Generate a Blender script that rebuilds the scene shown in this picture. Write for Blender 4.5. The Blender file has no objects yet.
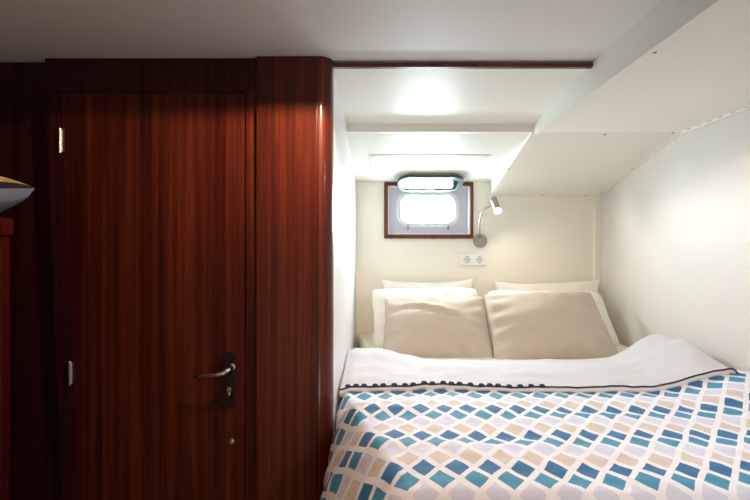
import bpy, bmesh, math, random
from mathutils import Vector, Matrix, noise

random.seed(7)
sc = bpy.context.scene
COL = sc.collection
CAM_Z = 1.34
F = 500.0                      # focal length in pixels of the 750x500 frame


def P(px, py, Y):
    """point of the room seen at a photograph position, at depth Y"""
    return Vector(((px - 375.0) / F * Y, Y, CAM_Z + (250.0 - py) / F * Y))


def Z(z):
    return CAM_Z + z


def sm(a, b, x):
    t = max(0.0, min(1.0, (x - a) / (b - a)))
    return t * t * (3 - 2 * t)


def lerp(a, b, t):
    return a + (b - a) * t


# ------------------------------------------------------------------ materials
def new_mat(name):
    m = bpy.data.materials.new(name)
    m.use_nodes = True
    nt = m.node_tree
    return m, nt, nt.nodes['Principled BSDF']


def mat_plain(name, col, rough=0.5, metal=0.0, coat=0.0, spec=0.5, bump=0.0, bscale=200.0, var=0.0, vscale=4.0):
    m, nt, b = new_mat(name)
    b.inputs['Base Color'].default_value = (*col, 1)
    b.inputs['Roughness'].default_value = rough
    b.inputs['Metallic'].default_value = metal
    b.inputs['Coat Weight'].default_value = coat
    b.inputs['Specular IOR Level'].default_value = spec
    tc = nt.nodes.new('ShaderNodeTexCoord')
    if var:
        n = nt.nodes.new('ShaderNodeTexNoise')
        n.inputs['Scale'].default_value = vscale
        n.inputs['Detail'].default_value = 4
        nt.links.new(tc.outputs['Object'], n.inputs['Vector'])
        r = nt.nodes.new('ShaderNodeValToRGB')
        r.color_ramp.elements[0].position = 0.3
        r.color_ramp.elements[1].position = 0.7
        r.color_ramp.elements[0].color = (*[c * (1 - var) for c in col], 1)
        r.color_ramp.elements[1].color = (*[min(1, c * (1 + var)) for c in col], 1)
        nt.links.new(n.outputs['Fac'], r.inputs['Fac'])
        nt.links.new(r.outputs['Color'], b.inputs['Base Color'])
    if bump:
        n2 = nt.nodes.new('ShaderNodeTexNoise')
        n2.inputs['Scale'].default_value = bscale
        n2.inputs['Detail'].default_value = 3
        nt.links.new(tc.outputs['Object'], n2.inputs['Vector'])
        bp = nt.nodes.new('ShaderNodeBump')
        bp.inputs['Strength'].default_value = bump
        bp.inputs['Distance'].default_value = 0.002
        nt.links.new(n2.outputs['Fac'], bp.inputs['Height'])
        nt.links.new(bp.outputs['Normal'], b.inputs['Normal'])
    return m


def mat_wood(name, dark, mid, light, rough=0.38, freq=55.0, coat=0.10):
    """vertical ribbon-striped mahogany under varnish"""
    m, nt, b = new_mat(name)
    geo = nt.nodes.new('ShaderNodeNewGeometry')
    mp = nt.nodes.new('ShaderNodeMapping')
    mp.inputs['Scale'].default_value = (freq, freq * 0.5, 0.9)
    nt.links.new(geo.outputs['Position'], mp.inputs['Vector'])
    n = nt.nodes.new('ShaderNodeTexNoise')
    n.inputs['Scale'].default_value = 1.0
    n.inputs['Detail'].default_value = 2.5
    n.inputs['Roughness'].default_value = 0.55
    nt.links.new(mp.outputs['Vector'], n.inputs['Vector'])
    r = nt.nodes.new('ShaderNodeValToRGB')
    e = r.color_ramp.elements
    e[0].position, e[0].color = 0.30, (*dark, 1)
    e[1].position, e[1].color = 0.72, (*light, 1)
    k = e.new(0.5)
    k.color = (*mid, 1)
    nt.links.new(n.outputs['Fac'], r.inputs['Fac'])
    # fine pores
    mp2 = nt.nodes.new('ShaderNodeMapping')
    mp2.inputs['Scale'].default_value = (420, 420, 9)
    nt.links.new(geo.outputs['Position'], mp2.inputs['Vector'])
    n2 = nt.nodes.new('ShaderNodeTexNoise')
    n2.inputs['Scale'].default_value = 1.0
    n2.inputs['Detail'].default_value = 2
    nt.links.new(mp2.outputs['Vector'], n2.inputs['Vector'])
    mr = nt.nodes.new('ShaderNodeMapRange')
    mr.inputs['From Min'].default_value = 0.3
    mr.inputs['From Max'].default_value = 0.7
    mr.inputs['To Min'].default_value = 0.72
    mr.inputs['To Max'].default_value = 1.15
    nt.links.new(n2.outputs['Fac'], mr.inputs['Value'])
    mx = nt.nodes.new('ShaderNodeMix')
    mx.data_type = 'RGBA'
    mx.blend_type = 'MULTIPLY'
    mx.inputs['Factor'].default_value = 1.0
    nt.links.new(r.outputs['Color'], mx.inputs['A'])
    nt.links.new(mr.outputs['Result'], mx.inputs['B'])
    nt.links.new(mx.outputs['Result'], b.inputs['Base Color'])
    b.inputs['Roughness'].default_value = rough
    b.inputs['Coat Weight'].default_value = coat
    b.inputs['Coat Roughness'].default_value = 0.15
    b.inputs['Specular IOR Level'].default_value = 0.16
    return m


def mat_duvet(name):
    """slanted lattice of blue, teal, lavender and tan tiles on white cotton; UV is in metres of cloth"""
    m, nt, b = new_mat(name)
    L = nt.links
    uv = nt.nodes.new('ShaderNodeUVMap')
    uv.uv_map = 'cloth'
    wob = nt.nodes.new('ShaderNodeTexNoise')
    wob.inputs['Scale'].default_value = 9.0
    wob.inputs['Detail'].default_value = 1.0
    L.new(uv.outputs['UV'], wob.inputs['Vector'])
    ws = nt.nodes.new('ShaderNodeVectorMath')
    ws.operation = 'MULTIPLY_ADD'
    ws.inputs[1].default_value = (0.016, 0.016, 0)
    L.new(wob.outputs['Color'], ws.inputs[0])
    L.new(uv.outputs['UV'], ws.inputs[2])
    sep = nt.nodes.new('ShaderNodeSeparateXYZ')
    L.new(ws.outputs['Vector'], sep.inputs['Vector'])
    e1 = (0.0415, 0.0525)
    e2 = (0.0340, -0.0525)
    det = e1[0] * e2[1] - e1[1] * e2[0]
    inv = ((e2[1] / det, -e2[0] / det), (-e1[1] / det, e1[0] / det))

    def math_(op, a, bb=None, c=None):
        n = nt.nodes.new('ShaderNodeMath')
        n.operation = op
        for i, v in enumerate((a, bb, c)):
            if v is None:
                continue
            if isinstance(v, (int, float)):
                n.inputs[i].default_value = v
            else:
                L.new(v, n.inputs[i])
        return n.outputs[0]
    x, y = sep.outputs['X'], sep.outputs['Y']
    i_ = math_('ADD', math_('MULTIPLY', x, inv[0][0]), math_('MULTIPLY', y, inv[0][1]))
    j_ = math_('ADD', math_('MULTIPLY', x, inv[1][0]), math_('MULTIPLY', y, inv[1][1]))
    i_ = math_('ADD', i_, 400.0)
    j_ = math_('ADD', j_, 400.0)
    fi, fj = math_('FRACT', i_), math_('FRACT', j_)
    ii, jj = math_('FLOOR', i_), math_('FLOOR', j_)

    def inside(f, w):
        d = math_('ABSOLUTE', math_('SUBTRACT', f, 0.5))
        return math_('LESS_THAN', d, w)
    mask = math_('MULTIPLY', inside(fi, 0.365), inside(fj, 0.38))
    k = math_('SUBTRACT', ii, jj)                       # +1 per row away from the foot
    k = math_('FLOORED_MODULO', math_('ADD', k, 0.1), 4.0)
    ramp = nt.nodes.new('ShaderNodeValToRGB')
    ramp.color_ramp.interpolation = 'CONSTANT'
    cols = [(0.64, 0.66, 0.80), (0.042, 0.26, 0.43), (0.020, 0.142, 0.335), (0.64, 0.55, 0.50)]
    el = ramp.color_ramp.elements
    el[0].position, el[0].color = 0.0, (*cols[0], 1)
    el[1].position, el[1].color = 0.25, (*cols[1], 1)
    for q in (2, 3):
        z = el.new(q * 0.25)
        z.color = (*cols[q], 1)
    L.new(math_('DIVIDE', k, 4.0), ramp.inputs['Fac'])
    mx = nt.nodes.new('ShaderNodeMix')
    mx.data_type = 'RGBA'
    mx.inputs['A'].default_value = (0.83, 0.815, 0.86, 1)
    L.new(mask, mx.inputs['Factor'])
    L.new(ramp.outputs['Color'], mx.inputs['B'])
    L.new(mx.outputs['Result'], b.inputs['Base Color'])
    b.inputs['Roughness'].default_value = 0.75
    b.inputs['Sheen Weight'].default_value = 0.1
    nz = nt.nodes.new('ShaderNodeTexNoise')
    nz.inputs['Scale'].default_value = 28
    nz.inputs['Detail'].default_value = 5
    L.new(uv.outputs['UV'], nz.inputs['Vector'])
    bp = nt.nodes.new('ShaderNodeBump')
    bp.inputs['Strength'].default_value = 0.35
    bp.inputs['Distance'].default_value = 0.008
    L.new(nz.outputs['Fac'], bp.inputs['Height'])
    L.new(bp.outputs['Normal'], b.inputs['Normal'])
    return m


def mat_glass(name):
    m = bpy.data.materials.new(name)
    m.use_nodes = True
    nt = m.node_tree
    nt.nodes.clear()
    out = nt.nodes.new('ShaderNodeOutputMaterial')
    t = nt.nodes.new('ShaderNodeBsdfTransparent')
    t.inputs['Color'].default_value = (0.93, 0.98, 0.96, 1)
    g = nt.nodes.new('ShaderNodeBsdfGlossy')
    g.inputs['Roughness'].default_value = 0.03
    fr = nt.nodes.new('ShaderNodeFresnel')
    fr.inputs['IOR'].default_value = 1.5
    mx = nt.nodes.new('ShaderNodeMixShader')
    nt.links.new(fr.outputs[0], mx.inputs[0])
    nt.links.new(t.outputs[0], mx.inputs[1])
    nt.links.new(g.outputs[0], mx.inputs[2])
    nt.links.new(mx.outputs[0], out.inputs['Surface'])
    return m


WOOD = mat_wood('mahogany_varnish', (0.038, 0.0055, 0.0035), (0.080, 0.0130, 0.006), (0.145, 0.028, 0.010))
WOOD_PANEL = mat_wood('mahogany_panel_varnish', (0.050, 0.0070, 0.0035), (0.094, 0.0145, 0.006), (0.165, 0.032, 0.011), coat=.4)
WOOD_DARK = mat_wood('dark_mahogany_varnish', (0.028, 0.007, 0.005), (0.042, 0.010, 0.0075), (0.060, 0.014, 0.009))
WOOD_RED = mat_wood('red_mahogany_varnish', (0.032, 0.003, 0.004), (0.052, 0.005, 0.005), (0.08, 0.010, 0.006), freq=40, rough=0.22)
WOOD_FRAME = mat_wood('window_mahogany', (0.10, 0.035, 0.025), (0.14, 0.05, 0.035), (0.18, 0.065, 0.045), freq=30)
BLACK_GAP = mat_plain('shadow_gap_black', (0.006, 0.004, 0.004), 0.9)
CEIL = mat_plain('ceiling_gloss_paint', (0.85, 0.855, 0.80), 0.45, spec=0.32, bump=0.06, bscale=60)
CEIL_FLAT = mat_plain('cabin_ceiling_vinyl', (0.78, 0.775, 0.76), 0.6, bump=0.08, bscale=120)
SOFFIT = mat_plain('soffit_panel_paint', (0.86, 0.84, 0.78), 0.5, bump=0.05, bscale=90)
WHITE_WALL = mat_plain('alcove_wall_paint', (0.77, 0.765, 0.76), 0.45, bump=0.05, bscale=80)
CREAM = mat_plain('cream_wall_paint', (0.91, 0.875, 0.775), 0.5, bump=0.06, bscale=90, var=0.015, vscale=3)
RIGHT_WALL = mat_plain('hull_side_paint', (0.74, 0.725, 0.695), 0.5, bump=0.06, bscale=90)
FLOOR_M = mat_wood('floor_teak', (0.30, 0.17, 0.08), (0.38, 0.22, 0.11), (0.46, 0.28, 0.15), freq=25)
PLATE = mat_plain('hull_plate_grey', (0.60, 0.61, 0.67), 0.4)
LIP = mat_plain('window_lip_white', (0.86, 0.86, 0.88), 0.35)
RING = mat_plain('porthole_ring_white', (0.80, 0.82, 0.86), 0.25, coat=0.3)
LIDM = mat_plain('porthole_lid_metal', (0.055, 0.078, 0.074), 0.45, spec=0.25)
CHROME = mat_plain('chrome', (0.80, 0.79, 0.76), 0.12, metal=1.0)
NICKEL = mat_plain('brushed_nickel', (0.36, 0.335, 0.305), 0.4, metal=0.8, bump=0.05, bscale=300)
BRASS = mat_plain('aged_brass', (0.70, 0.55, 0.34), 0.25, metal=1.0)
BRONZE = mat_plain('dark_bronze_plate', (0.035, 0.022, 0.016), 0.3, metal=0.6)
STEEL = mat_plain('hinge_steel', (0.62, 0.58, 0.50), 0.3, metal=1.0)
SCREW = mat_plain('screw_head', (0.22, 0.20, 0.18), 0.4, metal=0.8)
SEAM = mat_plain('panel_seam', (0.40, 0.40, 0.37), 0.7)
PLASTIC = mat_plain('white_plastic', (0.88, 0.88, 0.89), 0.25)
PLASTIC_D = mat_plain('socket_well', (0.66, 0.66, 0.66), 0.4)
HOLE = mat_plain('socket_hole', (0.03, 0.03, 0.03), 0.6)
BULB = mat_plain('frosted_diffuser', (0.92, 0.92, 0.90), 0.4)
bb = BULB.node_tree.nodes['Principled BSDF']
bb.inputs['Emission Color'].default_value = (1.0, 0.96, 0.9, 1)
bb.inputs['Emission Strength'].default_value = 0.6
GLASS = mat_glass('porthole_glass')
DUVET = mat_duvet('tile_print_cotton')
LINING = mat_plain('white_cotton_lining', (0.63, 0.615, 0.635), 0.8, bump=0.5, bscale=14, spec=0.2)
HEM = mat_plain('peach_cotton_hem', (0.84, 0.75, 0.70), 0.8, bump=0.3, bscale=20, spec=0.2)
NAVY = mat_plain('navy_crochet', (0.028, 0.035, 0.075), 0.8, spec=0.2)
PIL_WHITE = mat_plain('white_pillowcase', (0.87, 0.85, 0.80), 0.8, bump=0.25, bscale=16, spec=0.2)
PIL_BEIGE = mat_plain('beige_pillowcase', (0.54, 0.465, 0.385), 0.8, bump=0.25, bscale=18, spec=0.2)
SHEET = mat_plain('fitted_sheet', (0.74, 0.69, 0.58), 0.8, bump=0.2, bscale=18, spec=0.2)
CUSH_GREY = mat_plain('blue_grey_cotton', (0.22, 0.265, 0.35), 0.85, bump=0.3, bscale=60, spec=0.2)
CUSH_NAVY = mat_plain('dark_cushion_band', (0.03, 0.022, 0.035), 0.85, spec=0.2)


def mat_knit(name):
    m, nt, b = new_mat(name)
    tc = nt.nodes.new('ShaderNodeTexCoord')
    v = nt.nodes.new('ShaderNodeTexVoronoi')
    v.inputs['Scale'].default_value = 75
    nt.links.new(tc.outputs['Object'], v.inputs['Vector'])
    r = nt.nodes.new('ShaderNodeValToRGB')
    r.color_ramp.elements[0].color = (0.80, 0.66, 0.42, 1)
    r.color_ramp.elements[1].color = (0.45, 0.32, 0.16, 1)
    r.color_ramp.elements[1].position = 0.75
    nt.links.new(v.outputs['Distance'], r.inputs['Fac'])
    nt.links.new(r.outputs['Color'], b.inputs['Base Color'])
    bp = nt.nodes.new('ShaderNodeBump')
    bp.inputs['Strength'].default_value = 0.8
    bp.inputs['Distance'].default_value = 0.004
    bp.invert = True
    nt.links.new(v.outputs['Distance'], bp.inputs['Height'])
    nt.links.new(bp.outputs['Normal'], b.inputs['Normal'])
    b.inputs['Roughness'].default_value = 0.9
    return m


KNIT = mat_knit('cream_knit')


# ------------------------------------------------------------------ mesh helpers
def wloc(o):
    v = Vector(o.location)
    while o.parent:
        o = o.parent
        v += Vector(o.location)
    return v


def make(name, bm, mat, parent=None, smooth=False, recalc=True):
    """bm is in room coordinates; the object's origin goes to the base of its own shape"""
    if recalc:
        bmesh.ops.recalc_face_normals(bm, faces=bm.faces[:])
    xs = [v.co.x for v in bm.verts]
    ys = [v.co.y for v in bm.verts]
    zs = [v.co.z for v in bm.verts]
    org = Vector(((min(xs) + max(xs)) / 2, (min(ys) + max(ys)) / 2, min(zs)))
    bmesh.ops.translate(bm, verts=bm.verts[:], vec=-org)
    me = bpy.data.meshes.new(name)
    bm.to_mesh(me)
    bm.free()
    for m in (mat if isinstance(mat, (list, tuple)) else [mat]):
        me.materials.append(m)
    if smooth:
        for p in me.polygons:
            p.use_smooth = True
    o = bpy.data.objects.new(name, me)
    COL.objects.link(o)
    if parent:
        o.parent = parent
        o.location = org - wloc(parent)
    else:
        o.location = org
    return o


def empty(name, loc, parent=None):
    o = bpy.data.objects.new(name, None)
    o.empty_display_size = 0.05
    COL.objects.link(o)
    if parent:
        o.parent = parent
        o.location = Vector(loc) - wloc(parent)
    else:
        o.location = loc
    return o


def tag(o, label, cat, group=None, kind=None):
    o['label'] = label
    o['category'] = cat
    if group:
        o['group'] = group
    if kind:
        o['kind'] = kind
    return o


def struct(o, label=None, cat=None):
    o['kind'] = 'structure'
    if label:
        o['label'] = label
    if cat:
        o['category'] = cat
    return o


def box(bm, x0, x1, y0, y1, z0, z1, bev=0.0, seg=2):
    r = bmesh.ops.create_cube(bm, size=1.0)
    vs = r['verts']
    for v in vs:
        v.co = Vector((x0 if v.co.x < 0 else x1, y0 if v.co.y < 0 else y1, z0 if v.co.z < 0 else z1))
    if bev:
        es = list({e for v in vs for e in v.link_edges})
        bmesh.ops.bevel(bm, geom=es, offset=bev, segments=seg, profile=0.7, affect='EDGES')
    return bm


def B(*a, **k):
    return box(bmesh.new(), *a, **k)


def prism(bm, poly, d):
    """polygon (list of Vectors) extruded by vector d"""
    a = [bm.verts.new(p) for p in poly]
    b = [bm.verts.new(Vector(p) + Vector(d)) for p in poly]
    n = len(poly)
    bm.faces.new(a)
    bm.faces.new(b[::-1])
    for i in range(n):
        bm.faces.new((a[i], b[i], b[(i + 1) % n], a[(i + 1) % n]))
    return bm


def tube(bm, pts, r, n=10, caps=True):
    pts = [Vector(p) for p in pts]
    rs = r if isinstance(r, (list, tuple)) else [r] * len(pts)
    rings = []
    up = None
    for i, p in enumerate(pts):
        t = (pts[min(i + 1, len(pts) - 1)] - pts[max(i - 1, 0)]).normalized()
        if up is None:
            up = t.orthogonal().normalized()
        else:
            up = (up - t * up.dot(t)).normalized()
        s = t.cross(up)
        rings.append([bm.verts.new(p + (up * math.cos(2 * math.pi * k / n) + s * math.sin(2 * math.pi * k / n)) * rs[i]) for k in range(n)])
    for a, b in zip(rings, rings[1:]):
        for k in range(n):
            bm.faces.new((a[k], a[(k + 1) % n], b[(k + 1) % n], b[k]))
    if caps:
        bm.faces.new(rings[0])
        bm.faces.new(rings[-1][::-1])
    return bm


def rrect(cx, cz, w, h, r, n=8):
    """rounded rectangle outline in the XZ plane"""
    out = []
    for qx, qz, a0 in ((1, 1, 0), (-1, 1, 90), (-1, -1, 180), (1, -1, 270)):
        ox, oz = cx + qx * (w / 2 - r), cz + qz * (h / 2 - r)
        for k in range(n + 1):
            a = math.radians(a0 + 90 * k / n)
            out.append((ox + r * math.cos(a), oz + r * math.sin(a)))
    return out


def ring_prism(bm, outer, inner, y0, y1, f):
    """ring between two outlines of equal count, f maps (x,z,y) to a room point"""
    n = len(outer)
    v = {}
    for key, pts in (('o', outer), ('i', inner)):
        for yk, y in ((0, y0), (1, y1)):
            v[key, yk] = [bm.verts.new(f(x, z, y)) for x, z in pts]
    for k in range(n):
        q = (k + 1) % n
        bm.faces.new((v['o', 0][k], v['o', 0][q], v['i', 0][q], v['i', 0][k]))
        bm.faces.new((v['o', 1][q], v['o', 1][k], v['i', 1][k], v['i', 1][q]))
        bm.faces.new((v['o', 0][q], v['o', 0][k], v['o', 1][k], v['o', 1][q]))
        bm.faces.new((v['i', 0][k], v['i', 0][q], v['i', 1][q], v['i', 1][k]))
    return bm


def disc(bm, c, axis, r, h, n=24, bev=0.0):
    """short cylinder from c along axis"""
    axis = Vector(axis).normalized()
    u = axis.orthogonal().normalized()
    w = axis.cross(u)
    prof = [(r, 0)]
    if bev:
        prof += [(r, h - bev), (r - bev * 0.3, h - bev * 0.3), (r - bev, h)]
    else:
        prof += [(r, h)]
    rings = [[bm.verts.new(Vector(c) + axis * hh + (u * math.cos(2 * math.pi * k / n) + w * math.sin(2 * math.pi * k / n)) * rr)
              for k in range(n)] for rr, hh in prof]
    for a, b in zip(rings, rings[1:]):
        for k in range(n):
            bm.faces.new((a[k], a[(k + 1) % n], b[(k + 1) % n], b[k]))
    bm.faces.new(rings[0][::-1])
    bm.faces.new(rings[-1])
    return bm


def pid(x, y, z=0.0, s=1.0):
    return noise.noise(Vector((x * s, y * s, z)))


# ------------------------------------------------------------------ the setting
XL, XR, YB, YF = -1.45, 1.37, -1.30, 3.05
ZC = Z(0.618)
WALL_Y = 1.645

struct(make('floor', B(XL - .05, XR + .08, YB - .05, YF + .1, -0.05, 0.0), FLOOR_M))
struct(make('ceiling', B(XL - .05, XR + .08, YB - .05, 1.645, ZC, ZC + 0.14), CEIL_FLAT))
struct(make('wall_right', B(XR, XR + 0.08, YB - .05, YF + .12, 0, ZC + .02), RIGHT_WALL))
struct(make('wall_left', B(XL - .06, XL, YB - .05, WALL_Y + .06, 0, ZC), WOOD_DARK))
struct(make('wall_rear', B(XL, XR, YB - .06, YB, 0, ZC), CREAM))

# wooden bulkhead with the door
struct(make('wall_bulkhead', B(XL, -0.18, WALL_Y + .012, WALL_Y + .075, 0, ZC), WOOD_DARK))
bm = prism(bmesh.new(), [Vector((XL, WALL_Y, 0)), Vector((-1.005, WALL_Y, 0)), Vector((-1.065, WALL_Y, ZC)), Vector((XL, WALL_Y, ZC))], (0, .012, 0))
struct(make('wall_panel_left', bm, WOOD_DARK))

# door frame: two stiles and a head
DX0T, DX0B = -1.0165, -0.9400          # hinge edge of the door leans a little
DTOP = Z(0.5085)


def dx(z):
    return lerp(DX0B, DX0T, z / DTOP)


frame = empty('trim_1', (-0.72, 1.63, 0))
struct(frame, 'dark mahogany door frame around the cabin door', 'door frame')
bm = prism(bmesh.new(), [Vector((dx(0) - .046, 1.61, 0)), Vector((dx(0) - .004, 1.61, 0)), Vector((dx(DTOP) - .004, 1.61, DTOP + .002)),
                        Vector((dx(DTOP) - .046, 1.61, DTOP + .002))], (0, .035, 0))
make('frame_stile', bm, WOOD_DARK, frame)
make('frame_stile', B(-0.4165, -0.3776, 1.61, 1.645, 0, DTOP + .002, bev=.002), WOOD, frame)
make('frame_head', B(dx(DTOP) - .046, -0.3776, 1.6095, 1.645, DTOP + .002, ZC - .0005, bev=.0015), WOOD_DARK, frame)

# door with hinges, handle and lock
door = empty('door_1', (-0.70, 1.63, 0.02))
struct(door, 'red-brown striped mahogany cabin door with lever handle', 'door')
bm = prism(bmesh.new(), [Vector((dx(0.02), 1.617, 0.02)), Vector((-0.4205, 1.617, 0.02)), Vector((-0.4205, 1.617, DTOP - .004)),
                        Vector((dx(DTOP), 1.617, DTOP - .004))], (0, .035, 0))
make('door_leaf', bm, WOOD, door)
for hy0, hy1 in ((128, 153), (361, 385)):
    zt, zb = P(0, hy0, 1.61).z, P(0, hy1, 1.61).z
    x = dx((zt + zb) / 2)
    h = make('hinge', disc(bmesh.new(), (x - .002, 1.6065, zb), (0, 0, 1), .0055, zt - zb, n=14, bev=.002), STEEL, door, smooth=False)
    bm = B(x - .008, x + .012, 1.6085, 1.6105, zb + .004, zt - .004)
    make('hinge_leaf', bm, STEEL, h)
    bm = bmesh.new()
    for q in (0.34, 0.66):
        disc(bm, (x - .002, 1.6065, lerp(zb, zt, q) - .0008), (0, 0, 1), .0058, .0016, n=14)
    make('hinge_joint', bm, SCREW, h)
# handle
hx = P(229, 0, 1.617).x
z1, z0 = P(0, 352, 1.617).z, P(0, 408, 1.617).z
handle = empty('door_handle', (hx, 1.617, z0), door)
out = rrect(hx, (z0 + z1) / 2, .044, z1 - z0, .0215, 8)
bm = prism(bmesh.new(), [Vector((x, 1.609, z)) for x, z in out], (0, .008, 0))
bmesh.ops.bevel(bm, geom=[e for e in bm.edges if all(abs(v.co.y - 1.609) < 1e-5 for v in e.verts)], offset=.003, segments=2, affect='EDGES')
make('backplate', bm, BRONZE, handle)
zl = P(0, 367, 1.6).z
piv = Vector((P(232, 0, 1.6).x, 1.609, zl))
bm = bmesh.new()
disc(bm, piv, (0, -1, 0), .012, .012, 20, .003)
tube(bm, [piv + Vector((0, -.008, 0)), piv + Vector((0, -.030, 0)), piv + Vector((-.005, -.043, -.003)), piv + Vector((-.016, -.048, -.011)),
          piv + Vector((-.035, -.050, -.0145)), piv + Vector((-.070, -.049, -.0175)), piv + Vector((-.098, -.047, -.020)), piv + Vector((-.108, -.044, -.021))],
     [.0085, .0085, .009, .0085, .0070, .006, .0068, .0055], 12)
make('lever', bm, CHROME, handle, smooth=True)
bm = bmesh.new()
zk = P(0, 389, 1.609).z
disc(bm, (hx + .003, 1.609, zk), (0, -1, 0), .0085, .007, 20, .002)
box(bm, hx - .001, hx + .007, 1.604, 1.609, zk - .020, zk - .006, bev=.002)
make('lock_cylinder', bm, BRASS, handle)
lx, lz = P(231.5, 441, 1.617).x, P(231.5, 441, 1.617).z
make('bolt_knob', disc(disc(bmesh.new(), (lx, 1.617, lz), (0, -1, 0), .011, .004, 20, .001), (lx, 1.613, lz), (0, -1, 0), .006, .010, 16, .002), BRASS, door)

# veneer panel and the rounded corner post, standing proud of the frame
struct(make('wall_panel_right', B(-0.3775, -0.1835, 1.592, 1.648, 0, ZC - .0005, bev=.0025), WOOD_PANEL))
bm = bmesh.new()
R = .045
cx, cy = -0.182, 1.592 + R
poly = [Vector((cx, 1.592, 0))]
for k in range(15):
    a = math.radians(-90 + 90 * k / 14)
    poly.append(Vector((cx + R * math.cos(a), cy + R * math.sin(a), 0)))
poly += [Vector((cx + R, 1.655, 0)), Vector((cx, 1.655, 0))]
prism(bm, poly, (0, 0, ZC - .0005))
for e in bm.edges:
    e.smooth = True
post = make('trim_2', bm, WOOD_PANEL)
struct(post, 'rounded varnished mahogany corner post at the edge of the bunk alcove', 'corner post')
for p in post.data.polygons:
    p.use_smooth = abs(p.normal.z) < .5
mod = post.modifiers.new('edges', 'EDGE_SPLIT')
mod.split_angle = math.radians(30)
# lower board on the bulkhead with two small brass studs
kick = struct(make('trim_3', B(XL, -1.010, WALL_Y - .012, WALL_Y, 0, Z(-.625), bev=.002), WOOD_DARK))
for sx, sy in ((40, 463), (40, 467)):
    p = P(sx, sy, WALL_Y - .012)
    make('stud', disc(bmesh.new(), p, (0, -1, 0), .004, .003, 12, .001), BRASS, kick)

# bunk alcove
bm = prism(bmesh.new(), [Vector((-.1385, 1.650, 0)), Vector((-.116, YF, 0)), Vector((-.20, YF, 0)), Vector((-.20, 1.650, 0))], (0, 0, ZC))
struct(make('wall_alcove', bm, WHITE_WALL))
# head wall with a rectangular hole for the porthole recess
WX0, WX1, WZ0, WZ1 = .0785, .5795, Z(.0945), Z(.390)
bm = bmesh.new()
box(bm, -.2, WX0, YF, YF + .08, 0, ZC)
box(bm, WX1, XR + .02, YF, YF + .08, 0, ZC)
box(bm, WX0, WX1, YF, YF + .08, 0, WZ0)
box(bm, WX0, WX1, YF, YF + .08, WZ1, ZC)
struct(make('wall_back', bm, CREAM))
# corner cover strip
struct(make('trim_4', B(1.328, XR, 3.022, YF, 0, Z(.345), bev=.003), CREAM))


def slab(x0, x1, y0, z0, y1, z1, t):
    return prism(bmesh.new(), [Vector((x0, y0, z0)), Vector((x0, y1, z1)), Vector((x0, y1, z1 + t)), Vector((x0, y0, z0 + t))], (x1 - x0, 0, 0))


SX = .712
struct(make('ceiling_alcove', slab(-.2, SX + .03, 1.645, Z(.606), 2.262, Z(.5675), .1), CEIL))
struct(make('ceiling_beam', B(-.2, SX, 2.250, 2.285, Z(.531), Z(.66), bev=.003), SOFFIT))
low = struct(make('ceiling_lower', slab(-.2, SX + .01, 2.285, Z(.530), YF + .01, Z(.414), .1), CEIL))
struct(make('trim_5', B(-.1375, .7255, 1.633, 1.652, Z(.598), Z(.6125), bev=.002), WOOD_FRAME), 'thin mahogany strip across the ceiling at the alcove opening', 'trim')


def zlow(y):
    return lerp(Z(.530), Z(.414), (y - 2.285) / (YF + .01 - 2.285))


# access hatch in the lower ceiling
hp = empty('ceiling_access_panel', (.285, 2.735, zlow(2.735)))
tag(hp, 'white rectangular access panel screwed to the ceiling above the porthole', 'hatch')
c = [(-.031, 2.563), (.595, 2.563), (.588, 2.905), (-.012, 2.905)]


def hatch(c, t0, t1):
    b_ = bmesh.new()
    a = [b_.verts.new((x, y, zlow(y) - t0)) for x, y in c]
    d = [b_.verts.new((x, y, zlow(y) - t1)) for x, y in c]
    b_.faces.new(a)
    b_.faces.new(d[::-1])
    for i in range(4):
        b_.faces.new((a[i], d[i], d[(i + 1) % 4], a[(i + 1) % 4]))
    return b_


cs = [(x + (.0025 if i in (1, 2) else -.0025), y + (.002 if i > 1 else -.002)) for i, (x, y) in enumerate(c)]
make('gasket', hatch(cs, -.001, .0012), SEAM, hp)
make('panel', hatch(c, -.001, .0035), CEIL, hp)
for x, y in ((-.012, 2.578), (.285, 2.578), (.572, 2.578), (.006, 2.885), (.565, 2.885)):
    make('screw', disc(bmesh.new(), (x, y, zlow(y) - .003), (0, 0, -1), .0042, .0018, 10, .0006), SCREW, hp)

# soffit on the hull side
side = empty('ceiling_soffit', (1.04, 0.9, Z(.525)))
struct(side, 'boxed-in white soffit above the right side of the bunk', 'soffit')
zs = Z(.5175)
make('side_board', B(SX, SX + .014, YB, 2.252, zs, ZC, bev=.0012), CEIL, side)
flat = make('front_panel', B(SX + .014, XR, YB, 2.232, Z(.525), Z(.545)), SOFFIT, side)
Y2, Z2, Y3, Z3 = 2.234, Z(.527), YF, Z(.329)
slope = make('sloping_panel', slab(SX + .006, XR, Y2, Z2, Y3, Z3, .02), SOFFIT, side)
tri = [Vector((SX - .006, 2.252, Z(.524))), Vector((SX - .012, YF, Z3)), Vector((SX - .012, YF, Z(.46))), Vector((SX - .006, 2.252, Z(.6)))]
make('end_board', prism(bmesh.new(), tri, (.014, 0, 0)), CEIL, side)
n2 = Vector((0, Z3 - Z2, -(Y3 - Y2))).normalized()


def on_slope(px, py):
    # intersect the pixel ray with the sloping panel's underside
    d = P(px, py, 1.0) - Vector((0, 0, CAM_Z))
    p0 = Vector((0, Y2, Z2))
    t = (p0 - Vector((0, 0, CAM_Z))).dot(n2) / d.dot(n2)
    return Vector((0, 0, CAM_Z)) + d * t


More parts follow.
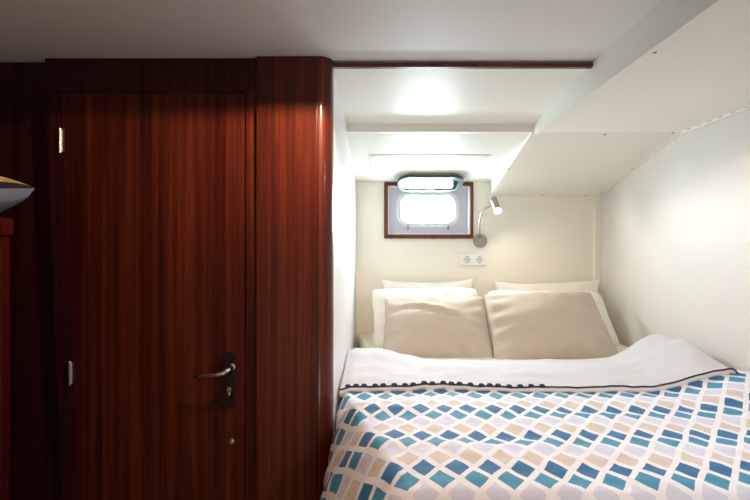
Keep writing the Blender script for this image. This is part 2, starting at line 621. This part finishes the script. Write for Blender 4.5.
for px, py in ((534, 134), (605, 134.2), (673, 132.5), (632, 169), (509, 169), (542, 195), (586, 195.3), (602, 192.5)):
    make('screw', disc(bmesh.new(), on_slope(px, py), n2, .0055, .002, 10, .0006), SCREW, slope)
for px, py in ((655, 52.5),):
    Y = .525 * F / (250 - py)
    p = P(px, py, Y)
    make('screw', disc(bmesh.new(), (p.x, p.y, Z(.5252)), (0, 0, -1), .005, .002, 10, .0006), SCREW, flat)
# narrow trim closing the soffit against the hull side
tr = empty('trim_6', (1.36, 1, Z(.505)))
struct(tr)
make('straight_strip', B(1.352, XR, YB, 2.234, Z(.512), Z(.5252), bev=.002), SOFFIT, tr)
bm = bmesh.new()
for k in range(14):
    y = 1.35 + k * .066
    box(bm, 1.3512, 1.3535, y, y + .022, Z(.5185), Z(.5215))
make('slots', bm, SEAM, tr)
make('sloping_strip', slab(1.361, XR, Y2, Z2 - .006, Y3, Z3 - .006, .008), SOFFIT, tr)

# ------------------------------------------------------------------ porthole window
win = empty('window_1', (.33, YF, Z(.07)))
struct(win, 'open porthole in a mahogany framed recess above the pillows', 'window')
FX0, FX1, FZ0, FZ1 = .055, .598, Z(.070), Z(.4115)
for a in ((FX0, WX0, FZ0, FZ1), (WX1, FX1, FZ0, FZ1)):
    make('window_frame', B(a[0], a[1], YF - .016, YF + .004, a[2], a[3], bev=.003), WOOD_FRAME, win)
for a in ((WX0, WX1, FZ0, WZ0), (WX0, WX1, WZ1, FZ1)):
    make('window_frame', B(a[0], a[1], YF - .015, YF + .004, a[2], a[3], bev=.003), WOOD_FRAME, win)
# white lip lining the recess
bm = bmesh.new()
t = .008
box(bm, WX0, WX0 + t, YF - .006, YF + .05, WZ0, WZ1)
box(bm, WX1 - t, WX1, YF - .006, YF + .05, WZ0, WZ1)
box(bm, WX0 + t, WX1 - t, YF - .006, YF + .05, WZ0, WZ0 + t)
box(bm, WX0 + t, WX1 - t, YF - .006, YF + .05, WZ1 - t, WZ1)
make('reveal', bm, LIP, win)
YP = YF + .042
o0, o1 = P(401, 223, YP), P(454, 196, YP)
ocx, ocz, ow, oh = (o0.x + o1.x) / 2, (o0.z + o1.z) / 2, o1.x - o0.x, o1.z - o0.z
n = 8
hole = rrect(ocx, ocz, ow, oh, .055, n)


def square_for(pts, x0, x1, z0, z1, cx, cz):
    out = []
    for x, z in pts:
        dx_, dz_ = x - cx, z - cz
        sx = ((x1 - cx) if dx_ > 0 else (cx - x0)) / max(abs(dx_), 1e-6)
        sz = ((z1 - cz) if dz_ > 0 else (cz - z0)) / max(abs(dz_), 1e-6)
        s = min(sx, sz)
        out.append((cx + dx_ * s, cz + dz_ * s))
    return out


outer = square_for(hole, WX0, WX1, WZ0, WZ1, ocx, ocz)
make('hull_plate', ring_prism(bmesh.new(), outer, hole, YP, YP + .03, lambda x, z, y: Vector((x, y, z))), PLATE, win)
# fill plate corners
bm = bmesh.new()
ro = rrect(ocx, ocz, ow + .055, oh + .052, .075, n)
ri = rrect(ocx, ocz, ow + .004, oh + .004, .056, n)
ring_prism(bm, ro, ri, YP - .016, YP + .02, lambda x, z, y: Vector((x, y, z)))
bmesh.ops.bevel(bm, geom=[e for e in bm.edges if all(abs(v.co.y - (YP - .016)) < 1e-5 for v in e.verts) and e.calc_face_angle(0) > 1],
                offset=.006, segments=3, affect='EDGES')
make('porthole_ring', bm, RING, win)
for px in (407.5, 448):
    p = P(px, 228.5, YP)
    bm = disc(bmesh.new(), (p.x, YP, p.z), (0, -1, 0), .008, .018, 14, .002)
    box(bm, p.x - .004, p.x + .004, YP - .026, YP - .012, p.z - .004, p.z + .018, bev=.002)
    make('catch', bm, NICKEL, win)
# hinged porthole light, swung up and inwards
HY, HZ = YP - .030, Z(.362)
tipY, tipZ = 2.85, Z(.420)
ax = Vector((0, tipY - HY, tipZ - HZ))
LEN = ax.length
ax.normalize()
nrm = Vector((0, -ax.z, ax.y)) * -1
if nrm.z < 0:
    nrm = -nrm
lid = empty('porthole_lid', (ocx, HY, HZ), win)
lid['label'] = 'glazed metal porthole light swung up on its hinges'
org = Vector((ocx, HY, HZ))


def lidmap(x, z, y):
    return org + Vector((x, 0, 0)) + ax * z + nrm * y


LW = .385
lo = rrect(0, LEN / 2, LW, LEN, .075, n)
li = rrect(0, LEN / 2, LW - .044, LEN - .044, .055, n)
bm = ring_prism(bmesh.new(), lo, li, -.008, .010, lidmap)
bmesh.ops.bevel(bm, geom=[e for e in bm.edges if e.calc_face_angle(0) > 1], offset=.004, segments=2, affect='EDGES')
make('lid_frame', bm, LIDM, lid)
lg = rrect(0, LEN / 2, LW - .040, LEN - .040, .057, n)
make('glass_pane', prism(bmesh.new(), [lidmap(x, z, -.004) for x, z in lg], nrm * .008), GLASS, lid)
ls = rrect(0, LEN / 2, LW - .046, LEN - .046, .054, n)
ls2 = rrect(0, LEN / 2, LW - .058, LEN - .058, .049, n)
make('rubber_seal', ring_prism(bmesh.new(), ls, ls2, -.009, .009, lidmap), LIDM, lid)
for x in (-.125, .125):
    bm = bmesh.new()
    tube(bm, [lidmap(x - .014, -.004, 0), lidmap(x + .014, -.004, 0)], .0065, 12)
    box(bm, ocx + x - .009, ocx + x + .009, HY + .004, YP - .010, HZ - .030, HZ + .004, bev=.002)
    make('lid_hinge', bm, RING, lid)
for x in (-.115, .115):
    make('fastening_lug', B(ocx + x - .014, ocx + x + .014, tipY - .012, tipY + .006, tipZ - .008, tipZ + .010, bev=.003), LIDM, lid)
# stay hook that holds the light up against the ceiling
bm = tube(bmesh.new(), [lidmap(.02, LEN - .012, .012), lidmap(.02, LEN - .012, .03), Vector((ocx + .02, tipY + .02, zlow(tipY + .02) + .002))], .003, 8)
make('stay_hook', bm, CHROME, lid)

# ------------------------------------------------------------------ reading lamp and socket
lb = P(480, 241, YF)
lamp = empty('reading_lamp', lb)
tag(lamp, 'brushed metal gooseneck reading lamp on the wall right of the porthole', 'wall lamp')
make('wall_rose', disc(bmesh.new(), lb, (0, -1, 0), .0415, .018, 32, .005), NICKEL, lamp)
make('switch', disc(bmesh.new(), lb + Vector((-.002, -.008, -.0405)), (0, 0, -1), .006, .010, 12, .002), PLASTIC, lamp)
pts = [P(480, 238, YF - .018), P(480, 236, YF - .040), P(479.6, 231, YF - .052), P(479.5, 224, YF - .058), P(480, 217.5, YF - .064), P(482.3, 212, YF - .074),
       P(486, 208.5, YF - .086), P(490.5, 206, YF - .098), P(494, 204.6, YF - .105)]
fine = []
for i in range(len(pts) - 1):
    a, b_, c_, d_ = pts[max(i - 1, 0)], pts[i], pts[i + 1], pts[min(i + 2, len(pts) - 1)]
    for k in range(5):
        t = k / 5
        fine.append(.5 * ((2 * b_) + (-a + c_) * t + (2 * a - 5 * b_ + 4 * c_ - d_) * t * t + (-a + 3 * b_ - 3 * c_ + d_) * t ** 3))
fine.append(pts[-1])
make('gooseneck', tube(bmesh.new(), fine, .0046, 12), NICKEL, lamp, smooth=True)
hA = P(493.2, 198.6, YF - .11)
hB = P(497.2, 209.4, YF - .155)
hd = (hB - hA).normalized()
bm = bmesh.new()
L_ = (hB - hA).length
tube(bm, [hA, hA + hd * .003, hA + hd * (L_ - .002), hB], [.0185, .0205, .0205, .0195], 28)
hm = make('lamp_head', bm, NICKEL, lamp, smooth=True)
hm.modifiers.new('edges', 'EDGE_SPLIT').split_angle = math.radians(40)
bm = tube(bmesh.new(), [hB - hd * .002, hB + hd * .004, hB + hd * .016, hB + hd * .023, hB + hd * .026], [.018, .0225, .0235, .018, .008], 24)
make('diffuser', bm, BULB, lamp, smooth=True)

s0, s1 = P(460.3, 265.3, YF), P(486.2, 253, YF)
sock = empty('wall_socket', ((s0.x + s1.x) / 2, YF, s0.z))
tag(sock, 'white double power socket on the wall below the reading lamp', 'power socket')
make('face_plate', B(s0.x, s1.x, YF - .011, YF, s0.z, s1.z, bev=.004), PLASTIC, sock)
for px in (466.8, 479.2):
    p = P(px, 259.6, YF)
    w = make('socket_well', disc(bmesh.new(), (p.x, YF - .0105, p.z), (0, -1, 0), .0215, .0025, 28, .001), PLASTIC_D, sock)
    bm = bmesh.new()
    for sx in (-.0095, .0095):
        disc(bm, (p.x + sx, YF - .013, p.z), (0, -1, 0), .0035, .0006, 12)
    box(bm, p.x - .003, p.x + .003, YF - .0142, YF - .012, p.z + .014, p.z + .021)
    box(bm, p.x - .003, p.x + .003, YF - .0142, YF - .012, p.z - .021, p.z - .014)
    make('contact_hole', bm, HOLE, w)

# ------------------------------------------------------------------ bed
MT = -.528                         # top of the mattress, relative to eye height
bed = empty('bunk_bed', (.62, 2.05, 0))
tag(bed, 'built-in double bunk with cream fitted sheet under the patterned duvet', 'bed')
make('bed_base', B(.02, 1.365, 1.09, 3.045, 0, Z(-.74), bev=.004), WOOD, bed)
bm = B(-.108, 1.362, 1.12, 3.043, Z(-.74), Z(MT), bev=.045, seg=5)
for v in bm.verts:
    if v.co.x < .6:
        v.co.x += .27 * (1 - sm(1.05, 1.95, v.co.y)) * (.6 - v.co.x) / .7
    v.co.z += .026 if v.co.z > Z(-.6) and v.co.y > 2.6 else 0
    v.co.z -= .045 * (1 - sm(1.1, 1.5, v.co.y)) if v.co.z > Z(-.6) else 0
make('mattress', bm, SHEET, bed, smooth=True)

XE = 1.352                         # duvet edge along the hull side
FOOT = 1.036
DT = -.508


def duvet_top(x, y):
    z = DT
    z += .068 * sm(.98, 1.33, x) * sm(1.15, 1.75, y)
    z += .011 * pid(x * 2.2, y * 6.5, 3.1) + .006 * pid(x * 7, y * 11, 8.2) + .0038 * pid(x * 20, y * 22, 5.0)
    z -= .006 * (1 - sm(1.03, 1.25, y))
    z -= .06 * sm(1.812, 1.885, y)
    # a few soft cross creases
    z += .006 * math.exp(-((y - 1.46 - .05 * math.sin(x * 3)) / .03) ** 2) * sm(.45, .75, x)
    z += .004 * math.exp(-((y - 1.30 + .06 * x) / .025) ** 2)
    return z


def left_ridge(y):
    t = max(0, min(1, (1.78 - y) / (1.78 - 1.02)))
    return lerp(-.095, .085, t ** 1.15)


def left_edge(y):
    return lerp(-.140, -.127, sm(1.36, 1.60, y))


def build_duvet():
    NX, NY, NH = 150, 96, 26
    bm = bmesh.new()
    uvl = bm.loops.layers.uv.new('cloth')
    ys = []                                # (y, drop, cloth v)
    r = .045
    top_end = 1.90
    for j in range(NY + 1):
        y = lerp(FOOT + .03, top_end, j / NY)
        ys.append((y, 0.0, y))
    foot = []
    for k in range(1, 9):
        a = math.pi / 2 * k / 8
        foot.append((FOOT + .03 - r * math.sin(a), r * (1 - math.cos(a)), FOOT + .03 - r * a))
    for k in range(1, 13):
        foot.append((FOOT + .03 - r - .004 * math.sin(k), r + .030 * k, FOOT + .03 - r * math.pi / 2 - .030 * k))
    ys = foot[::-1] + ys
    grid = []
    for (y, dzy, vv) in ys:
        row = []
        xr, xe = left_ridge(y), left_edge(y)
        a_ = xr - xe
        h_ = .035 + a_ * 1.0
        pts = []
        for i in range(NX + 1):
            x = lerp(XE, xr, i / NX)
            pts.append((x, 0.0, x))
        # elliptical roll-off, then hang
        prev = (xr, 0.0)
        acc = xr
        for k in range(1, 15):
            a = math.pi / 2 * k / 14
            tt = k / 14
            q = (xr - a_ * (tt - .18 * tt ** 4) / .82, h_ * tt ** 1.22)
            acc -= math.hypot(q[0] - prev[0], q[1] - prev[1])
            pts.append((q[0], q[1], acc))
            prev = q
        for k in range(1, NH - 13):
            acc -= .032
            pts.append((xe + .006 * math.sin(y * 31 + k * .4), h_ + .032 * k, acc))
        for (x, dzx, uu) in pts:
            fold = 0.0
            if dzx > 0.02:                 # hanging folds
                fold = .010 * sm(.02, .12, dzx) * math.sin(y * 42 + 2.0 * math.sin(y * 9))
            dz = (abs(dzx) ** 3 + abs(dzy) ** 3) ** (1 / 3.0)
            zt_ = duvet_top(max(x, xe), max(y, FOOT))
            fy = .006 * sm(.03, .15, dzy) * math.sin(x * 33)
            row.append((bm.verts.new((x + fold * .5, y + fy, Z(zt_ - dz) + fold * .25)), (uu, vv)))
        grid.append(row)
    for j in range(len(grid) - 1):
        for i in range(len(grid[0]) - 1):
            q = [grid[j][i], grid[j][i + 1], grid[j + 1][i + 1], grid[j + 1][i]]
            f = bm.faces.new([a[0] for a in q])
            for lp, a in zip(f.loops, q):
                lp[uvl].uv = a[1]
    return bm


dv = empty('duvet', (.62, 1.5, Z(MT)))
tag(dv, 'white duvet printed with blue, teal and tan slanted tiles covering the bunk', 'duvet')
cov = make('duvet_cover', build_duvet(), DUVET, dv, smooth=True, recalc=True)
cov.modifiers.new('thickness', 'SOLIDIFY').thickness = -.006

# the turned-back top: white lining, its edge trimmed with a navy scalloped braid over a peach hem
FY = 1.790                         # front edge of the fold


def fold_front(x):
    y = FY + .010 * pid(x * 3.0, 4.2) + .004 * pid(x * 11, 1.7)
    y += .02 * sm(.35, .75, x) * (1 - sm(.75, 1.05, x)) * -.6
    return y


def fold_thick(x):
    return .021 + .038 * sm(1.08, 1.28, x) + .005 * pid(x * 5, 9.1) + .004 * (1 - sm(-.13, .05, x))


def fold_left(y):
    return -.131 + .012 * sm(2.0, 2.3, y)


def build_fold():
    """returns lining mesh and hem mesh; both share the roll of the front edge"""
    NX, NYF = 150, 40
    lin, hem = bmesh.new(), bmesh.new()
    trim_pts = []
    gl, gh = [], []
    for i in range(NX + 1):
        u = i / NX
        x = lerp(-.1265, 1.338, u)
        y0 = fold_front(x)
        th = fold_thick(x)
        base = duvet_top(x, y0)
        tf = .023 + .005 * pid(x * 4, 3.3)
        endf = (1 - sm(.955, 1.0, u))         # right end rolls down
        lend = sm(0.0, .03, u)
        back = 2.285 + .012 * pid(x * 4, 2.2) + .03 * (1 - sm(0, .3, x))
        ez = lambda z: z - .055 * (1 - endf) - .012 * (1 - lend)
        tp = Vector((x, y0, Z(ez(base + tf * .95))))
        trim_pts.append(tp)
        row = []
        # hem: from the duvet up to the trim
        hrow = [Vector((x, y0 + .006, Z(ez(base - .006)))), Vector((x, y0 - .003, Z(ez(base + tf * .25)))),
                Vector((x, y0 - .007, Z(ez(base + tf * .6)))), Vector((x, y0 - .002, Z(ez(base + tf * .9)))), tp.copy()]
        gh.append([hem.verts.new(p) for p in hrow])
        row.append(tp.copy())
        for j in range(1, NYF + 1):
            t = j / NYF
            y = lerp(y0, back, t)
            z = lerp(base, DT + .068 * sm(1.04, 1.33, x), sm(0, .4, t)) + lerp(tf, th, sm(0, .5, t)) + .004 * math.sin(min(t, .5) * math.pi)
            z += (.011 * pid(x * 3.2, y * 5, 11.3) + .009 * pid(x * 7, y * 10, 2.9) + .004 * pid(x * 16, y * 14, 7.1)) * sm(0, .12, t)
            z += .022 * sm(.35, .9, t) * (1 - sm(-.02, .28, x)) - .016 * sm(.3, 1, t) * sm(.0, .25, x) * (1 - sm(1.0, 1.2, x))
            z += .008 * sm(.3, .9, t) * sm(1.08, 1.28, x)
            row.append(Vector((x, y, Z(ez(z)))))
        last = row[-1]
        for k, (dy, dz) in enumerate(((.018, -.006), (.030, -.020), (.036, -.045), (.034, -.080))):
            row.append(last + Vector((0, dy, dz)))
        gl.append([lin.verts.new(p) for p in row])
    for bmx, g in ((lin, gl), (hem, gh)):
        for a, b_ in zip(g, g[1:]):
            for j in range(len(a) - 1):
                bmx.faces.new((a[j], b_[j], b_[j + 1], a[j + 1]))
        # skirts at the two ends
    for g, bmx in ((gl, lin),):
        for col in (g[0], g[-1]):
            low_ = [bmx.verts.new(v.co + Vector((0, 0, -.05))) for v in col]
            for j in range(len(col) - 1):
                bmx.faces.new((col[j], col[j + 1], low_[j + 1], low_[j]))
    return lin, hem, trim_pts


lin, hem, tpts = build_fold()
make('turned_back_lining', lin, LINING, dv, smooth=True)
make('hem', hem, HEM, dv, smooth=True)
bm = bmesh.new()
up = Vector((0, -.003, .003))
tube(bm, [p + up for p in tpts], .0028, 8)
# scallops of the braid lying on the lining
dist, step = 0.0, .03
for a, b_ in zip(tpts, tpts[1:]):
    dist += (b_ - a).length
    if dist > step:
        dist = 0.0
        step = .026 + .010 * random.random()
        if b_.x > .62:
            continue
        c_ = b_ + Vector((0, .001, .0035))
        vs = [bm.verts.new(c_ + Vector((.0105 * math.cos(q), .009 * math.sin(q), .004 * math.sin(q)))) for q in [math.pi * k / 8 for k in range(9)]]
        vt = [bm.verts.new(v.co + Vector((0, 0, .003))) for v in vs]
        bm.faces.new(vs[::-1])
        bm.faces.new(vt)
        for k in range(9):
            bm.faces.new((vs[k], vs[(k + 1) % 9], vt[(k + 1) % 9], vt[k]))
make('scalloped_trim', bm, NAVY, dv)


# ------------------------------------------------------------------ pillows
def pillow(name, tl, tr, br, bl, thick, mat, seed, crease=1.0, inset=.05, back=.8, grooves=(), gather=0.0):
    N, M = 44, 34
    bm = bmesh.new()
    tl, tr, br, bl = map(Vector, (tl, tr, br, bl))
    nrm_ = ((tr - tl).cross(bl - tl)).normalized()
    if nrm_.y > 0:
        nrm_ = -nrm_

    def mid(u, v):
        uu = u * (1 - inset * (1 - v * v) * u * u)
        vv = v * (1 - inset * 1.3 * (1 - u * u) * v * v)
        rc = 1 - (.075 if .75 < crease < .9 else .02) * (u * v) ** 6
        s, t = (uu * rc + 1) / 2, (vv * rc + 1) / 2
        return tl.lerp(tr, s).lerp(bl.lerp(br, s), 1 - t)
    front, backv = [], []
    for j in range(M + 1):
        v = -math.cos(math.pi * j / M)
        fr, bk = [], []
        for i in range(N + 1):
            u = -math.cos(math.pi * i / N)
            m = mid(u, v)
            pf = max(0.0, (1 - u * u) * (1 - v * v)) ** (.56 if gather or grooves else .45)
            edge = i in (0, N) or j in (0, M)
            w = crease * (.009 * pid(u * 1.6, v * 1.8, seed) + .0028 * pid(u * 4, v * 3.0, seed + 4) + .0012 * pid(u * 9, v * 11, seed + 8))
            # pinch creases running in from the seam corners
            rr = max(abs(u), abs(v))
            w += crease * .005 * math.sin(14 * math.atan2(v, u) + seed) * sm(.45, .9, rr) * (1 - sm(.93, 1, rr))
            for (ua, va, ub, vb, dep) in grooves:
                s_ = (u - ua) / (ub - ua)
                if 0 < s_ < 1:
                    dv_ = v - lerp(va, vb, s_)
                    w -= dep * math.sin(math.pi * s_) ** .6 * (math.exp(-(dv_ / .045) ** 2) - .8 * math.exp(-((dv_ - .12) / .09) ** 2))
            if gather:
                w += gather * math.sin(v * 15 + 2 * pid(v * 3, u * 2, seed)) * math.exp(-(u + 1) / .28) * sm(-.7, -.1, v) * (1 - sm(.85, 1, v))
            m = m + Vector((0, 0, .006 * pid(u * 2.5, v * 2.5, seed + 20)))
            vf = bm.verts.new(m + nrm_ * (thick / 2 * pf + (w if not edge else 0) * min(1, pf * 2)))
            fr.append(vf)
            bk.append(vf if edge else bm.verts.new(m - nrm_ * (thick / 2 * pf * back)))
        front.append(fr)
        backv.append(bk)
    for g, flip in ((front, False), (backv, True)):
        for j in range(M):
            for i in range(N):
                q = [g[j][i], g[j][i + 1], g[j + 1][i + 1], g[j + 1][i]]
                if len(set(q)) < 3:
                    continue
                try:
                    bm.faces.new(q[::-1] if flip else q)
                except ValueError:
                    pass
    return make(name, bm, mat, smooth=True)


WG, BG = 'white pillows against the head wall', 'beige pillows in front'
tag(pillow('pillow', P(381, 279, 2.975), P(474, 278, 2.975), P(476, 341, 2.86), P(379, 341, 2.86), .085, PIL_WHITE, 1.3, .6, .12),
    'white pillow furthest back on the left, against the wall below the porthole', 'pillow', WG)
tag(pillow('pillow', P(370, 288, 2.865), P(479, 287, 2.865), P(482, 352, 2.68), P(372, 354, 2.68), .115, PIL_WHITE, 4.7, .8, .05),
    'white middle pillow on the left, directly behind the left beige pillow', 'pillow', WG)
tag(pillow('pillow', P(384, 297, 2.735), P(485, 297, 2.735), P(497, 363, 2.43), P(381, 359, 2.43), .185, PIL_BEIGE, 9.2, 1.3, .04, grooves=((-.72, .40, .42, .04, .015), (-.98, -.55, -.75, -.25, .006))),
    'beige pillow in front on the left, with a long crease across it', 'pillow', BG)
tag(pillow('pillow', P(494, 281, 2.975), P(601, 279, 2.975), P(604, 342, 2.86), P(492, 342, 2.86), .085, PIL_WHITE, 13.9, .6, .10),
    'white pillow furthest back on the right, its corner pointing up near the wall corner', 'pillow', WG)
tag(pillow('pillow', P(485, 289, 2.865), P(601, 291, 2.865), P(625, 352, 2.68), P(486, 354, 2.68), .115, PIL_WHITE, 17.1, .8, .04),
    'white middle pillow on the right, directly behind the right beige pillow', 'pillow', WG)
tag(pillow('pillow', P(483, 294, 2.70), P(591, 292, 2.72), P(623, 361, 2.42), P(494, 364, 2.39), .185, PIL_BEIGE, 22.4, 1.1, .035, gather=.008),
    'beige pillow in front on the right, leaning over the left beige one', 'pillow', BG)

# ------------------------------------------------------------------ left: locker with a cushion on it
lk = empty('wooden_locker', (-1.16, .75, 0))
tag(lk, 'red-brown varnished wooden locker at the left edge, under the cushion', 'locker')
LT = Z(.076)
make('carcass', B(XL, -.878, .25, 1.192, 0, LT - .042), WOOD_RED, lk)
make('top_rail', B(XL, -.868, .24, 1.203, LT - .042, LT, bev=.006), WOOD_RED, lk)
make('corner_post', B(-.905, -.872, 1.165, 1.198, 0, LT - .042, bev=.008, seg=3), WOOD_RED, lk)


def cushion():
    N = 40
    ctr = Vector((-1.085, 1.16, LT + .055))
    half = .275
    dirs = [Vector((1, .12, 0)), Vector((-.12, 1, 0)), Vector((-1, -.12, 0)), Vector((.12, -1, 0))]
    cs_ = [ctr + d.normalized() * half + Vector((0, 0, .016)) for d in dirs]
    tops, band, und = bmesh.new(), bmesh.new(), bmesh.new()

    def surf(u, v, side_):
        s, t = (u + 1) / 2, (v + 1) / 2
        uu = u * (1 - .07 * (1 - v * v) * u * u)
        vv = v * (1 - .07 * (1 - u * u) * v * v)
        s, t = (uu + 1) / 2, (vv + 1) / 2
        p = cs_[0].lerp(cs_[1], s).lerp(cs_[3].lerp(cs_[2], s), t)
        rr = max(abs(u), abs(v))
        sag = (1 - abs(u * v)) * .018
        pf = max(0.0, (1 - u * u) * (1 - v * v)) ** (.42 if side_ > 0 else .26)
        z = -sag + (.070 * pf if side_ > 0 else -.060 * pf)
        z += .003 * pid(u * 4, v * 4, 6.6) * pf
        p = p + Vector((0, 0, z))
        p.z = max(p.z, LT + .001)
        return p

    def patch(bm_, side_, r0, r1, rings):
        # concentric square rings from the seam (r=1) inwards
        K = 4 * N
        loops = []
        for q in range(rings + 1):
            r_ = lerp(r1, r0, q / rings)
            lp = []
            for k in range(K):
                e, f = divmod(k, N)
                a = -1 + 2 * f / N
                a = math.sin(a * math.pi / 2)
                u, v = [(a, -1), (1, a), (-a, 1), (-1, -a)][e]
                lp.append(bm_.verts.new(surf(u * r_, v * r_, side_)))
            loops.append(lp)
        for A, C in zip(loops, loops[1:]):
            for k in range(K):
                bm_.faces.new((A[k], A[(k + 1) % K], C[(k + 1) % K], C[k]))
        if r0 < .05:
            bm_.faces.new(loops[-1])
    patch(und, -1, .02, 1.0, 26)
    patch(band, 1, .966, 1.0, 5)
    patch(tops, 1, .02, .966, 26)
    return und, band, tops


und, band, tops = cushion()
cu = empty('cushion', (-1.085, 1.16, LT))
tag(cu, 'cream knitted cushion with dark band and blue-grey underside on the locker', 'cushion')
make('underside', und, CUSH_GREY, cu, smooth=True)
make('edge_band', band, CUSH_NAVY, cu, smooth=True)
make('knitted_top', tops, KNIT, cu, smooth=True)

# ------------------------------------------------------------------ daylight, lamps and added fill lights
w = bpy.data.worlds.new('daylight')
sc.world = w
w.use_nodes = True
bg = w.node_tree.nodes['Background']
wt = w.node_tree
tc = wt.nodes.new('ShaderNodeTexCoord')
sx_ = wt.nodes.new('ShaderNodeSeparateXYZ')
wt.links.new(tc.outputs['Generated'], sx_.inputs['Vector'])
rp = wt.nodes.new('ShaderNodeValToRGB')            # bright overcast sky above, darker water below
rp.color_ramp.elements[0].position = .46
rp.color_ramp.elements[0].color = (.30, .37, .38, 1)
rp.color_ramp.elements[1].position = .53
rp.color_ramp.elements[1].color = (0.84, 0.93, 0.98, 1)
mr_ = wt.nodes.new('ShaderNodeMapRange')
mr_.inputs['From Min'].default_value = -1
wt.links.new(sx_.outputs['Z'], mr_.inputs['Value'])
wt.links.new(mr_.outputs['Result'], rp.inputs['Fac'])
wt.links.new(rp.outputs['Color'], bg.inputs['Color'])
bg.inputs['Strength'].default_value = 112.0
pl = bpy.data.lights.new('porthole_portal', 'AREA')
pl.shape = 'RECTANGLE'
pl.size, pl.size_y = ow + .03, oh + .03
po = bpy.data.objects.new('porthole_portal', pl)
COL.objects.link(po)
po.location = (ocx, YP + .034, ocz)
po.rotation_euler = (math.radians(-90), 0, 0)
pl.cycles.is_portal = True


def downlight(name, loc, power, col, size=161.4, rad=.03):
    l = bpy.data.lights.new(name, 'SPOT')
    l.energy = power
    l.color = col
    l.spot_size = math.radians(size)
    l.spot_blend = .02
    l.shadow_soft_size = rad
    o = bpy.data.objects.new(name, l)
    COL.objects.link(o)
    o.location = loc
    return o


WARM = (1.0, .66, .43)
downlight('cabin_downlight', (.0, 1.10, ZC - .008), 18, WARM, 165.0, .004)
# unseen board added to cut the downlight to a level shadow edge
struct(make('added_shade_board', B(-.45, .45, 1.160, 1.168, Z(.5898), ZC - .0005), CEIL_FLAT))


def lamp_spot(name, loc, aim, power, col, size, blend, rad):
    o = downlight(name, loc, power, col, size, rad)
    o.data.spot_blend = blend
    o.rotation_euler = (Vector(aim) - Vector(loc)).to_track_quat('-Z', 'Y').to_euler()
    return o


# extra spot added at the downlight to brighten the veneer panel
lamp_spot('panel_fill_spot', (.0, 1.10, ZC - .008), (-.27, 1.60, Z(.40)), 20, WARM, 62, 1.0, .004)
# unseen fill spot added near the foot to brighten the bedding
lamp_spot('foot_fill_spot', (1.15, .60, Z(.48)), (.50, 1.75, Z(-.5)), 24, (.90, .95, 1.0), 84, 1.0, .05)
# the wall reading lamp itself, lit
bulb = hB + hd * .034
lamp_spot('reading_lamp_bulb', bulb, bulb + hd + Vector((.25, .10, -.1)), 2.3, (1.0, .88, .68), 172, .6, .022)
# unseen low fill light added behind the camera to lift the ceiling
pt = bpy.data.lights.new('cabin_fill_light', 'POINT')
pt.energy = 6.2
pt.color = (1.0, .95, .92)
pt.shadow_soft_size = .12
pto = bpy.data.objects.new('cabin_fill_light', pt)
COL.objects.link(pto)
pto.location = (.1, -.35, .38)

# ------------------------------------------------------------------ camera and view
cd = bpy.data.cameras.new('camera')
cd.sensor_width = 36
cd.lens = 24.0
cd.clip_start = .02
co = bpy.data.objects.new('camera', cd)
COL.objects.link(co)
co.location = (0, 0, CAM_Z)
co.rotation_euler = (math.radians(90), 0, 0)
sc.camera = co
sc.view_settings.view_transform = 'Standard'
sc.view_settings.look = 'None'
sc.view_settings.gamma = 1
sc.view_settings.use_curve_mapping = False
sc.view_settings.exposure = 0.36
sc.cycles.use_denoising = True
sc.cycles.max_bounces = 14
sc.cycles.diffuse_bounces = 8
sc.cycles.sample_clamp_indirect = 8
